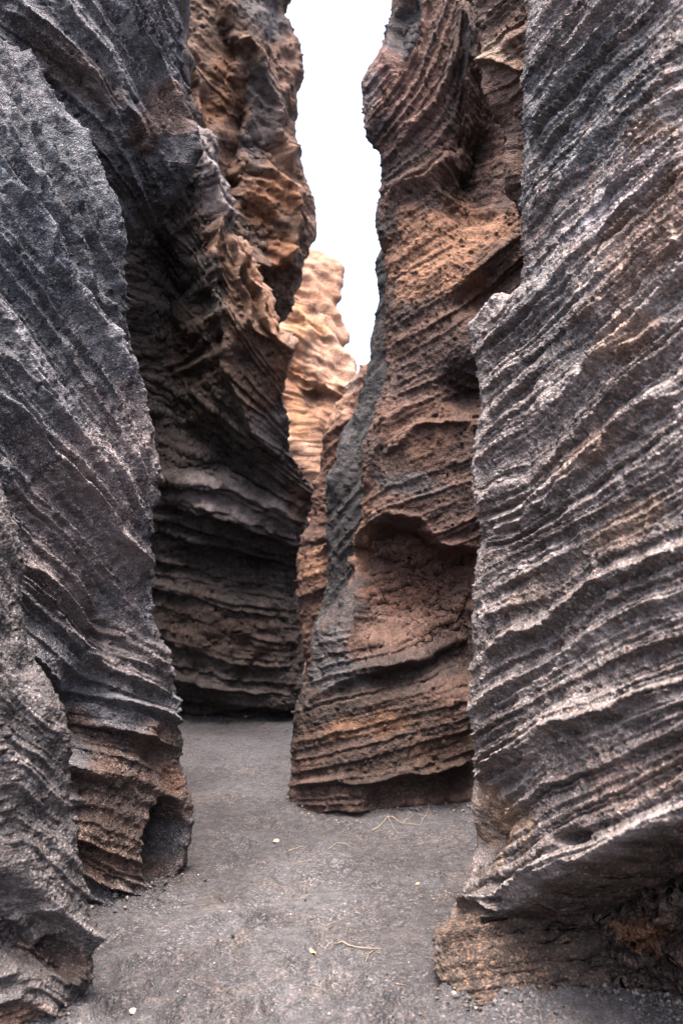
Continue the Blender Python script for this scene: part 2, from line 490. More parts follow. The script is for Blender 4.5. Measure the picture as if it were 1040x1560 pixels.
# ------------------------------------------------------------------ rock masses of the left side
# main wall of the left side
lines_L1 = [
    [(0, -300), (100, -120), (200, 80), (300, 300)],
    [(0, 40), (60, 130), (120, 250), (170, 350), (200, 450), (240, 560)],
    [(0, 285), (60, 360), (110, 455), (170, 550), (230, 650)],
    [(0, 460), (60, 540), (120, 620), (180, 710), (240, 800)],
    [(0, 620), (65, 705), (130, 765), (190, 835), (250, 900)],
    [(0, 705), (50, 760), (115, 820), (165, 880), (225, 950), (300, 1020)],
    [(0, 830), (75, 890), (135, 945), (200, 980), (290, 1040)],
    [(0, 990), (100, 1060), (200, 1085), (300, 1120)],
    [(0, 1090), (100, 1130), (200, 1155), (300, 1195)],
    [(0, 1210), (100, 1250), (200, 1285), (300, 1330)],
    [(0, 1320), (130, 1350), (300, 1410)]]
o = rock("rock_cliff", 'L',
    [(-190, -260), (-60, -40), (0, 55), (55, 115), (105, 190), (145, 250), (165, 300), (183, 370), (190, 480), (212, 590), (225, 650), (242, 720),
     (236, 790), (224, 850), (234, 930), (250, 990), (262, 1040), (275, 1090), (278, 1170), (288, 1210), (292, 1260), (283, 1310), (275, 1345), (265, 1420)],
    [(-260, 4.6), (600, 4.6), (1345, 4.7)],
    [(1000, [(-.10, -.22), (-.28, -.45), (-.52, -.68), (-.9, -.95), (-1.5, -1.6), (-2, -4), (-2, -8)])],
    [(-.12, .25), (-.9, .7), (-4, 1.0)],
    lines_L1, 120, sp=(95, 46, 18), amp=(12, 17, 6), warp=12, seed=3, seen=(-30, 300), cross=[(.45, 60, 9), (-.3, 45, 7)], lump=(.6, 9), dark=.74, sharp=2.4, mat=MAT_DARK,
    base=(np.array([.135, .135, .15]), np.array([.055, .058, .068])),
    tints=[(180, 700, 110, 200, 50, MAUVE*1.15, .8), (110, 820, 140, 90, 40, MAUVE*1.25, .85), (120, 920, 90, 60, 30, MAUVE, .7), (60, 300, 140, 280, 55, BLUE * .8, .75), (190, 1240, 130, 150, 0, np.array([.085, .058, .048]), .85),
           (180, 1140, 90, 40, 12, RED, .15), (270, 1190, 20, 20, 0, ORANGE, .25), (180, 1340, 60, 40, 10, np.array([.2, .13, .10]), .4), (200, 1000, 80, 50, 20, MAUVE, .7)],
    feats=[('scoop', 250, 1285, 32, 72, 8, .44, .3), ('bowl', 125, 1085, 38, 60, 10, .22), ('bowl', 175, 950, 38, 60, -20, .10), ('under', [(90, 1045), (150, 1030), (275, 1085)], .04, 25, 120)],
    ridges=[([(0, 285), (60, 350), (68, 395), (110, 455), (160, 530), (190, 600)], 0.060, 20),
            ([(0, 40), (30, 80), (70, 170), (115, 215), (150, 300), (185, 400)], 0.054, 20),
            ([(0, 130), (45, 225), (60, 300), (110, 370), (130, 430), (185, 520)], 0.048, 16),
            ([(60, 200), (95, 260), (118, 330), (160, 400), (188, 470)], 0.041, 12),
            ([(0, 620), (35, 660), (65, 705), (130, 765), (190, 835), (222, 872)], 0.081, 32),
            ([(0, 540), (60, 590), (110, 660), (160, 720), (225, 820)], 0.041, 17),
            ([(0, 700), (50, 755), (115, 820), (165, 880), (225, 960)], 0.060, 20),
            ([(30, 855), (75, 890), (110, 920), (140, 960)], 0.054, 16),
            ([(30, 880), (75, 925), (130, 985), (150, 1010)], 0.048, 14),
            ([(120, 440), (160, 500), (200, 600), (225, 680)], 0.041, 12),
            ([(135, 945), (200, 975), (255, 1030)], 0.048, 12)],
    edge_rough=6)
tag(o, "charcoal cliff of steep diagonal ridges left of the path, dark hollow at its foot", "rock cliff")

o = rock("rock_buttress", 'L',
    [(-120, 500), (-60, 640), (0, 745), (22, 810), (32, 900), (42, 1000), (80, 1050), (100, 1090), (103, 1150), (98, 1230), (120, 1295), (130, 1380), (142, 1440),
     (143, 1480), (118, 1525), (105, 1570), (95, 1640)],
    [(-260, 3.3), (1640, 3.35)],
    [(1000, [(-.07, -.13), (-.2, -.27), (-.45, -.5), (-.9, -1), (-1.2, -3), (-1.2, -6)])],
    [(-.1, .15), (-.5, .35), (-3, .5)],
    [[(0, 700), (40, 760)], [(0, 830), (35, 900), (100, 1000)], [(0, 1000), (50, 1050), (100, 1085)], [(0, 1120), (100, 1210)], [(0, 1250), (60, 1300), (130, 1370)],
     [(0, 1380), (80, 1450), (140, 1500)], [(0, 1560), (140, 1620)]], 60,
    sp=(110, 42, 15), amp=(12, 11, 5), warp=14, lump=(1.0, 26), seed=23, seen=(-30, 170), dark=.47, mat=MAT_DARK, top=300, 
    base=(np.array([.19, .175, .18]), np.array([.07, .066, .072])),
    tints=[(110, 1460, 45, 26, 20, BROWN, .6), (40, 1545, 60, 30, 0, ORANGE * .7, .6)],  # orange light on the underside is painted in as a tint
    feats=[('bowl', 62, 1430, 45, 40, 20, .14), ('scoop', 105, 1460, 26, 34, -10, .10, .5), ('bowl', 15, 1370, 30, 22, 40, .12)],
    ridges=[([(0, 1365), (45, 1400), (85, 1440), (100, 1500)], .05, 25), ([(60, 1380), (100, 1400), (140, 1440)], .05, 25)])
tag(o, "lumpy grey rock buttress at the near left, pocked and painted orange-lit at its base", "rock buttress")

lines_U = [[(0, -250), (100, -120), (200, 40), (300, 250)],
    [(0, -110), (85, 0), (150, 75), (195, 155), (225, 205), (270, 300)],
    [(0, 15), (75, 60), (140, 115), (195, 200), (230, 290)],
    [(0, 120), (100, 200), (200, 320), (260, 420)]]
o = rock("overhanging_rock", 'L',
    [(262, -260), (270, -40), (275, 60), (264, 120), (283, 200), (296, 255), (282, 288), (250, 318), (205, 345), (150, 400), (60, 520), (0, 600)],
    [(-260, 5.3), (255, 5.3), (320, 5.5), (600, 5.9)],
    [(0, [(-.1, -.12), (-.3, -.25), (-.6, -.38), (-1.1, -.5), (-2.5, -.6)])],
    [(-.06, .2), (-.4, .5), (-3, .8)],
    [[(0, -430), (100, -300), (200, -120), (300, 110)]] + lines_U, 150, sp=(80, 34, 13), amp=(10, 14, 5), warp=12, seed=41, seen=(-30, 305), seen_y=(-20, 480), cross=[(.4, 60, 9)], lump=(.7, 10), sharp=2.4, dark=.75, mat=MAT_DARK,
    base=(np.array([.115, .115, .13]), np.array([.05, .05, .058])),
    tints=[(235, 190, 40, 60, 40, BROWN, .6), (120, 120, 100, 30, 40, BROWN, .4)],
    ridges=[([(85, -10), (150, 75), (178, 120), (195, 165), (230, 215), (222, 240)], .09, 30), ([(170, -20), (195, 50), (240, 120), (275, 180), (296, 250)], .085, 26),
            ([(0, 15), (75, 60), (140, 115), (180, 180), (195, 230)], .085, 30), ([(120, -40), (210, 60), (265, 150)], .04, 18)],
    feats=[('bowl', 70, 115, 90, 35, 42, .14), ('bowl', 235, 235, 30, 35, 20, .08)])
tag(o, "dark overhanging rock with sharp slanting ribs above the shaded cleft at upper left", "rock overhang")

lines_L3 = [[(190, -100), (290, 20), (335, 100), (420, 250)], [(190, 100), (260, 180), (335, 290), (400, 400)],
    [(190, 230), (280, 330), (340, 430), (420, 540)], [(190, 380), (260, 450), (330, 510), (380, 570), (435, 640)],
    [(190, 520), (260, 560), (340, 615), (380, 650), (440, 700)], [(190, 640), (260, 660), (340, 690), (440, 745)],
    [(190, 720), (245, 730), (350, 745), (440, 785)], [(190, 750), (245, 760), (350, 785), (455, 830)],
    [(190, 835), (240, 850), (350, 878), (460, 893)], [(190, 935), (240, 950), (350, 985), (460, 1000)],
    [(190, 1010), (250, 1022), (350, 1050), (465, 1062)], [(190, 1090), (350, 1105), (470, 1110)]]
o = rock("rock_cliff", 'L',
    [(285, -260), (290, 100), (300, 195), (331, 213), (335, 280), (343, 345), (375, 378), (397, 430), (422, 500), (437, 560), (440, 640), (448, 690), (470, 733),
     (478, 762), (466, 800), (466, 840), (462, 880), (464, 970), (464, 1050), (462, 1110), (462, 1160)],
    [(-260, 7.6), (500, 7.8), (760, 8.6), (860, 8.9), (1110, 9.0)],
    [(200, [(-.12, -.15), (-.35, -.3), (-.8, -.4), (-1.6, -.5), (-4, -.4)]), (900, [(-.3, -.12), (-.75, -.15), (-1.3, -.12), (-2.2, -.3), (-4.5, -.4)])],
    [(-.06, .25), (-.3, .7), (-3, 1.2)],
    lines_L3, 340, sp=(60, 26, 10), amp=(10, 9, 4), warp=6, seed=61, seen=(125, 490), seen_y=(150, 1130), mat=MAT_ROCK_FINE, lump=(.7, 10), dark=.56,
    base=(np.array([.098, .082, .078]), np.array([.040, .035, .036])),
    tints=[(370, 770, 130, 34, 12, MAUVE * 1.8, .8), (395, 520, 45, 120, -30, MAUVE * 1.5, .7), (405, 450, 28, 75, -20, ORANGE * 2, .85), (455, 760, 22, 60, 0, BROWN, .8),  # lit nose and lit ledge band are painted in as paler mauve tints
           (320, 330, 25, 60, 0, BROWN, .5), (325, 270, 35, 90, -10, MAUVE * 1.8, .85), (360, 420, 45, 90, -25, BROWN * 2.2, .7), (430, 560, 18, 60, 0, BROWN * 2.4, .7), (400, 640, 50, 50, 20, MAUVE * 1.2, .5), 
           (350, 960, 120, 50, 5, BROWN, .35), (300, 560, 90, 90, 20, BROWN * .9, .5), (385, 500, 60, 130, -25, np.array([.26, .15, .10]), .6)],
    feats=[('bowl', 232, 470, 75, 220, -2, .9), ('bowl', 330, 690, 90, 40, 30, .2), ('under', [(200, 1030), (350, 1062), (470, 1075)], .25, 40, 120), ('bowl', 360, 870, 140, 45, 8, .12)],
    ridges=[([(300, 220), (330, 330), (320, 395), (325, 460), (345, 560), (380, 650), (430, 700)], .13, 22),
            ([(345, 360), (375, 420), (400, 480), (430, 540)], .12, 14), ([(365, 380), (360, 430), (390, 500), (415, 520)], .08, 10), ([(240, 735), (350, 745), (440, 785)], .09, 20), ([(245, 765), (350, 788), (452, 830)], .08, 18)],
    edge_rough=10)
tag(o, "shadowed banded cliff closing the path at the back, with pale ledges halfway up", "rock cliff")

o = rock("rock_bulge", 'L',
    [(438, -260), (441, 0), (432, 20), (442, 50), (458, 92), (455, 150), (450, 230), (469, 272), (478, 352), (464, 400), (446, 465), (425, 500), (400, 560), (360, 640), (300, 700)],
    [(-260, 9.6), (400, 9.6), (500, 9.9), (700, 10.5)],
    [(0, [(-.2, -.3), (-.6, -.55), (-.8, -.45), (-1.2, -.6), (-2.2, -.5), (-4, -.2)])],
    [(-.1, .3), (-.6, .8), (-3, 1.2)],
    [[(270, -300), (450, -120)], [(270, -120), (350, -20), (450, 80)], [(270, 60), (350, 140), (470, 280)], [(270, 260), (350, 330), (470, 420)], [(270, 460), (470, 600)]], 380,
    sp=(90, 35, 13), amp=(7, 4, 2), lump=(1.0, 30), warp=30, seed=83, seen=(255, 490), seen_y=(-20, 560), mat=MAT_ROCK_FINE, dark=.6,
    base=(BROWN * 1.25, np.array([.09, .07, .062])),
    tints=[(410, 300, 45, 50, 60, ORANGE*.9, .7), (425, 380, 22, 30, 0, ORANGE, .7), (320, 130, 35, 90, 0, ORANGE * .6, .6), (300, 60, 30, 80, 0, np.array([.22, .15, .12]), .7), (430, 110, 30, 60, 0, np.array([.22, .13, .1]), .7), (395, 190, 30, 90, 0, DARK * 1.3, .7), (400, 30, 45, 40, 0, GREY * .8, .8)],
    feats=[('bowl', 355, 200, 20, 120, 5, .35), ('bowl', 395, 230, 35, 40, 10, .2), ('bowl', 340, 50, 12, 60, -5, .15), ('scoop', 395, 340, 30, 60, -20, .15, .6)],
    ridges=[([(355, 60), (385, 90), (415, 160), (425, 215), (445, 250)], .14, 30), ([(355, 260), (385, 235), (440, 290), (445, 340), (430, 400)], .12, 26), ([(370, 400), (420, 400), (440, 370)], .12, 24), ([(275, 60), (300, 130), (300, 200)], .1, 16)],
    edge_rough=10)
tag(o, "rust brown bulging rock hanging out over the sky gap behind the left wall", "rock bulge")

o = rock("rock_pinnacle", 'L',
    [(462, 383), (478, 386), (498, 392), (522, 410), (519, 440), (512, 470), (516, 490), (530, 520), (531, 550), (540, 572), (560, 590), (590, 640), (620, 760), (640, 900), (650, 1000)],
    [(383, 15.0), (600, 14.2), (1000, 14)],
    [(500, [(-.25, -.35), (-.7, -.5), (-1.4, -.6), (-2.4, -.3)])],
    [(-.1, .4), (-.6, .9), (-2.4, 1.2)],
    [[(430, 330), (530, 380)], [(430, 420), (480, 440), (540, 500)], [(430, 520), (480, 540), (550, 585)], [(430, 590), (500, 630), (560, 640)], [(430, 700), (560, 760)]], 480,
    sp=(46, 18, 8), amp=(7, 6, 3), grain=(.5, .6), lump=(1.2, 22), warp=8, seed=97, seen=(420, 560), seen_y=(380, 860), mat=MAT_FAR, dark=.50, top=383, res=2.2,
    base=(np.array([.42, .255, .185]), np.array([.27, .135, .085])),
    tints=[(455, 520, 25, 60, 0, OCHRE, .9), (480, 510, 28, 20, 0, OCHRE, .8), (450, 640, 25, 50, 0, OCHRE, .8), (478, 470, 25, 14, 20, BROWN * 1.6, .6), (475, 600, 16, 18, 0, BROWN, .8), (445, 740, 20, 80, 0, BROWN * 1.5, .8)],
    feats=[('bowl', 478, 605, 20, 22, 0, .16), ('bowl', 450, 565, 25, 25, 20, .2)],
    ridges=[([(440, 470), (470, 505), (500, 520), (540, 580)], .11, 16), ([(430, 560), (470, 585), (540, 585)], .09, 14), ([(470, 400), (480, 450), (515, 490)], .08, 12)], edge_rough=9)
tag(o, "sunlit orange and cream rock pinnacle standing against the white sky at the canyon end", "rock pinnacle")

# ------------------------------------------------------------------ rock masses of the right side
lines_R1 = [[(720, -60), (800, -150), (1040, -430)],
    [(720, 240), (800, 150), (900, 30), (1000, -90)],
    [(720, 410), (820, 320), (945, 185), (1040, 100)],
    [(720, 640), (800, 570), (880, 500), (970, 415), (1040, 350)],
    [(725, 815), (800, 790), (885, 720), (950, 660), (1040, 595)],
    [(720, 895), (820, 840), (900, 805), (1040, 720)],
    [(725, 1015), (790, 970), (845, 945), (910, 885), (1040, 835)],
    [(720, 1110), (800, 1060), (900, 1000), (1040, 940)],
    [(720, 1190), (800, 1150), (840, 1110), (945, 1080), (1040, 1040)],
    [(720, 1320), (780, 1290), (880, 1230), (1040, 1155)],
    [(700, 1410), (770, 1385), (830, 1345), (920, 1305), (1040, 1250)],
    [(660, 1500), (900, 1465), (1040, 1430)],
    [(660, 1580), (1040, 1540)]]
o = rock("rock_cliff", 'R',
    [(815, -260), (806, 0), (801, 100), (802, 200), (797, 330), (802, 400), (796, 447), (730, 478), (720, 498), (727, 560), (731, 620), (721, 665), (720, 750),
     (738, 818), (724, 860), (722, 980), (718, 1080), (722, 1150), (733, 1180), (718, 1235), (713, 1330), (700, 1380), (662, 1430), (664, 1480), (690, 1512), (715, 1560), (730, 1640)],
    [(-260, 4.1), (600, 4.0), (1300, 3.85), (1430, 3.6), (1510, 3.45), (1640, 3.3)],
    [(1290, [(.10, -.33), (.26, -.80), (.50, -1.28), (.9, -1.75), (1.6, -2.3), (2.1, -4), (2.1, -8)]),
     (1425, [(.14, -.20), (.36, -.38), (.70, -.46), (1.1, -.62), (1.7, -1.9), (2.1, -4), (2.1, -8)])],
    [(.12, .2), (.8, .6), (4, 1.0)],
    lines_R1, 900, sp=(80, 30, 12), amp=(7, 11, 5.5), warp=9, seed=111, seen=(640, 1060), hollow=2.2, shaded_lower_bed=([(715, 1412), (780, 1390), (830, 1354), (920, 1316), (1040, 1256), (1300, 1124)], np.array([.060, .043, .036]), .92), lump=(.6, 8), sharp=1.6, cross=[(.25, 60, 8)], dark=.70,
    base=(np.array([.26, .232, .23]), np.array([.125, .108, .108])),
    tints=[(950, 520, 60, 40, -40, np.array([.26, .17, .12]), .6), (900, 690, 90, 26, -35, np.array([.26, .18, .14]), .6), (960, 800, 70, 24, -30, np.array([.28, .19, .14]), .6), (1010, 230, 60, 60, -40, np.array([.28, .18, .12]), .5), (1000, 1180, 120, 30, -20, np.array([.25, .19, .17]), .6), (800, 900, 50, 30, -30, np.array([.24, .18, .15]), .5), (870, 160, 110, 190, 35, np.array([.10, .105, .115]), .85), (840, 480, 80, 100, 0, np.array([.10, .10, .108]), .7), (1000, 330, 90, 160, 40, np.array([.2, .13, .10]), .6), (760, 1250, 40, 70, 10, np.array([.36, .25, .18]), .85), (750, 1210, 30, 30, 0, np.array([.36, .26, .2]), .6),
           (960, 290, 160, 30, -42, np.array([.28, .28, .32]), .5), (705, 1450, 75, 80, -10, np.array([.075, .055, .046]), .95), (960, 1500, 200, 60, -20, np.array([.05, .038, .034]), .6), (815, 1450, 42, 34, 0, ORANGE*.8, .75)],  # the wide dark tint paints shade into the undercut
    feats=[('under', [(740, 1405), (780, 1385), (830, 1350), (920, 1312), (1040, 1252), (1300, 1120)], .46, 16, 2000), ('scoop', 874, 1275, 30, 14, -10, .07, .4), ('bowl', 742, 1268, 22, 38, 15, .14),
           ('bowl', 860, 600, 30, 200, 25, .04)],
    ridges=[([(755, 806), (800, 790), (885, 722), (950, 662), (1040, 595)], .05, 34), ([(752, 1176), (800, 1150), (845, 1108), (945, 1080), (1040, 1045)], .06, 40),
            ([(770, 1375), (830, 1335), (920, 1298), (1040, 1240)], .04, 30), ([(735, 1480), (850, 1462), (980, 1430), (1150, 1380)], .09, 16), ([(752, 992), (790, 968), (845, 945), (910, 888), (1040, 838)], .04, 26), ([(820, 325), (945, 190), (1040, 100)], .035, 34),
            ([(880, 500), (970, 415), (1040, 350)], .05, 34), ([(820, 640), (900, 560), (1040, 480)], .03, 24), ([(700, 1385), (740, 1375), (775, 1385)], .04, 14), ([(680, 1440), (720, 1425), (775, 1432)], .05, 16), ([(760, 1440), (850, 1420), (960, 1380)], .08, 14)])
tag(o, "broad pale grey cliff of slanting layers on the right, undercut above the sand", "rock cliff")

o = rock("rock_rib", 'R',
    [(722, -260), (728, 0), (730, 60), (733, 104), (755, 150), (777, 205), (772, 262), (783, 310), (797, 360), (805, 430), (820, 520), (840, 620)],
    [(-260, 4.9), (620, 5.1)],
    [(100, [(.06, -.12), (.2, -.22), (.5, -.3), (2, -.3)])],
    [(.1, .15), (.5, .3), (2.5, .4)],
    [[(700, 20), (820, -80)], [(700, 150), (820, 50)], [(700, 260), (820, 170)], [(700, 420), (820, 340)]], 770,
    sp=(60, 26, 10), amp=(12, 7, 3), lump=(1.4, 16), warp=16, seed=131, seen=(715, 825), seen_y=(-20, 480), mat=MAT_ROCK_FINE, top=-260, dark=.6,
    base=(np.array([.2, .13, .105]), np.array([.11, .08, .07])), tints=[(750, 90, 40, 30, 0, np.array([.3, .22, .17]), .7)],
    ridges=[([(735, 100), (760, 95), (790, 110)], .06, 18), ([(740, 110), (765, 170), (782, 210), (778, 300)], .06, 14)])
tag(o, "narrow brown rib of rock squeezed beside the right wall near the top", "rock rib")

lines_T1 = [[(540, -60), (600, -160), (700, -330), (800, -600)],
    [(560, 130), (590, 100), (620, 50), (640, 0), (655, -100), (700, -220), (800, -400)],
    [(585, 240), (620, 203), (665, 150), (695, 75), (706, 0), (715, -100), (800, -260)],
    [(570, 310), (650, 270), (695, 225), (712, 190), (735, 90), (750, 0), (800, -60)],
    [(570, 380), (620, 345), (690, 290), (740, 220), (770, 160), (800, 100)],
    [(595, 430), (685, 370), (740, 320), (780, 270)],
    [(590, 500), (695, 435), (800, 350)],
    [(590, 565), (660, 530), (730, 480)],
    [(570, 690), (620, 660), (720, 615)],
    [(550, 755), (595, 720), (720, 680)],
    [(540, 900), (600, 880), (720, 830)],
    [(500, 990), (600, 970), (720, 915)],
    [(460, 1060), (520, 1040), (645, 1010), (720, 970)],
    [(445, 1125), (520, 1105), (600, 1085), (720, 1055)],
    [(445, 1175), (520, 1160), (600, 1140), (720, 1105)],
    [(445, 1205), (520, 1195), (620, 1190), (720, 1165)],
    [(445, 1240), (560, 1250), (720, 1230)]]
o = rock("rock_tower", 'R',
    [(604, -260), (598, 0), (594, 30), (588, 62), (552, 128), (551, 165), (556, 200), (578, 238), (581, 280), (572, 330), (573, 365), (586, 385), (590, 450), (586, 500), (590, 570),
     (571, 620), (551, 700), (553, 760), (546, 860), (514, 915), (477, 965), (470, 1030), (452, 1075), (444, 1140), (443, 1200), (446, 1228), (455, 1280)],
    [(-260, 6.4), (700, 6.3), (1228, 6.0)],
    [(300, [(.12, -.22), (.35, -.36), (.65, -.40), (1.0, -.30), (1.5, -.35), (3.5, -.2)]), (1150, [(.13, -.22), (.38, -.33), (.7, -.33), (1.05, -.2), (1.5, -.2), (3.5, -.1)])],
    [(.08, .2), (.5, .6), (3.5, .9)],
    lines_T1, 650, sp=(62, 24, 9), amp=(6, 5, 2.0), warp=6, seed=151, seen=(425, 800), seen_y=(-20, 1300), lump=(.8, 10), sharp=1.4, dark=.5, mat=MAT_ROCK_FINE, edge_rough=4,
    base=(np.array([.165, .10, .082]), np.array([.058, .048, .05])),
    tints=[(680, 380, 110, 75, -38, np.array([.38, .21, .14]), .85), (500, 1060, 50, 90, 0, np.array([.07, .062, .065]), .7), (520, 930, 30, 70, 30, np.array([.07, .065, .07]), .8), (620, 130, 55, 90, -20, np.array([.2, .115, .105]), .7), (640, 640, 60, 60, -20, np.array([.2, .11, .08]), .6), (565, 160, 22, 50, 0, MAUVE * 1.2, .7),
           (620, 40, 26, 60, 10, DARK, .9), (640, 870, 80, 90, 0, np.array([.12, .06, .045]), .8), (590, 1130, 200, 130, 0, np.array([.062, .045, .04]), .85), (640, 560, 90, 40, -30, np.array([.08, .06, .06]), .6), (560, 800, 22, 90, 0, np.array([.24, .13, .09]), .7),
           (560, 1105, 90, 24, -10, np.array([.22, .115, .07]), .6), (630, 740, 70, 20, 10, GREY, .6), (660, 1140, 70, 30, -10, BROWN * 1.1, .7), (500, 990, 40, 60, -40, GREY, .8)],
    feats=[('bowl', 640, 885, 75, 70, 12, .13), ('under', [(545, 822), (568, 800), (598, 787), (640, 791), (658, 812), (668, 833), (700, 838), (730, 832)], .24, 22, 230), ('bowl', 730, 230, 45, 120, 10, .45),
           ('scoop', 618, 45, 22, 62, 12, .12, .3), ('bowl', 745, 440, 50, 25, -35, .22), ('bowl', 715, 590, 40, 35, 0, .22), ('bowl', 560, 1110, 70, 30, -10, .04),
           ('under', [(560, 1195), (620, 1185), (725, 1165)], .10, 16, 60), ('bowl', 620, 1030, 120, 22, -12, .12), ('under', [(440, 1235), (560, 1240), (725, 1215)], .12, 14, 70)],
    ridges=[([(705, 0), (715, 90), (712, 200), (690, 225), (650, 270), (590, 300)], .09, 24), ([(545, 960), (547, 860), (552, 810), (590, 785), (645, 792), (668, 828), (720, 832)], .05, 14),
            ([(705, -20), (695, 75), (665, 150), (620, 203)], .05, 18), ([(470, 1070), (520, 1040), (645, 1005), (720, 965)], .05, 20), ([(590, 690), (640, 650), (720, 640)], .04, 14),
            ([(455, 1200), (520, 1190), (620, 1182), (720, 1160)], .05, 14), ([(600, 985), (690, 940), (718, 880)], .04, 14), ([(560, 745), (570, 700), (590, 650), (600, 580)], .04, 12)])
tag(o, "reddish brown rock tower in the middle with sweeping bands and a round scooped hollow", "rock tower")

o = rock("rock_slab", 'R',
    [(586, 360), (580, 372), (572, 400), (576, 440), (573, 480), (566, 520), (560, 560), (548, 620), (520, 690), (500, 745), (499, 850), (490, 930), (474, 990), (470, 1080), (475, 1150)],
    [(-260, 6.9), (1150, 6.9)],
    [(600, [(.1, -.2), (.3, -.3), (.8, -.25), (2, 0)])],
    [(.05, .2), (.4, .5), (2, .7)],
    [[(500, 420), (600, 330)], [(500, 660), (540, 600), (600, 480)], [(480, 850), (540, 780), (600, 700)], [(470, 1000), (560, 900)], [(460, 1120), (560, 1060)]], 540,
    sp=(50, 22, 9), amp=(7, 6, 3.5), grain=(.8, 1.2), warp=6, seed=171, seen=(455, 605), seen_y=(340, 1060), mat=MAT_ROCK_FINE, top=360, dark=.5,
    base=(np.array([.085, .085, .092]), np.array([.05, .048, .052])), tints=[(540, 600, 20, 40, 0, MAUVE, .6)],
    ridges=[([(585, 560), (560, 610), (530, 680), (505, 745)], .06, 14)])
tag(o, "dark blue grey slab of rock standing tight behind the reddish tower", "rock slab")

o = rock("rock_outcrop", 'R',
    [(556, 556), (545, 570), (522, 602), (505, 625), (490, 656), (483, 720), (470, 790), (455, 865), (452, 900), (458, 950), (462, 1010), (470, 1100), (475, 1160)],
    [(-260, 7.7), (1160, 7.6)],
    [(700, [(.12, -.25), (.35, -.4), (.8, -.3), (2, 0)])],
    [(.05, .25), (.4, .6), (2, .8)],
    [[(450, 560), (540, 540)], [(450, 680), (540, 620)], [(450, 800), (540, 740)], [(450, 900), (540, 860)], [(450, 1050), (540, 1000)]], 500,
    sp=(50, 22, 9), amp=(10, 6, 3), lump=(1.2, 20), warp=10, seed=191, seen=(435, 570), seen_y=(540, 1100), mat=MAT_ROCK_FINE, top=556, dark=.65,
    base=(np.array([.16, .09, .07]), np.array([.10, .06, .05])), tints=[(515, 620, 30, 40, 0, np.array([.36, .22, .16]), .8), (530, 575, 25, 25, 0, np.array([.3, .24, .22]), .7), (480, 860, 26, 30, -30, np.array([.26, .14, .09]), .6)],
    feats=[('bowl', 490, 780, 16, 60, 10, .12)])
tag(o, "low russet rock outcrop with a pinkish cap between the far wall and the grey slab", "rock outcrop")

# ------------------------------------------------------------------ ground
GRID = []
def ground_z(X, Y):
    xs, ys, z = GRID[0]
    return z[np.clip(np.searchsorted(ys, Y), 0, len(ys) - 1), np.clip(np.searchsorted(xs, X), 0, len(xs) - 1)]

def ground_height(X, Y):
    Q = np.stack([X, Y, X * 0], -1)
    z = 0.06 * (fbm(Q, 1.3, 301, 2) - 0.5) + 0.042 * (fbm(Q, 5.0, 303, 3) - 0.5) + 0.012 * (fbm(Q, 13.0, 305, 2) - 0.5)
    return z

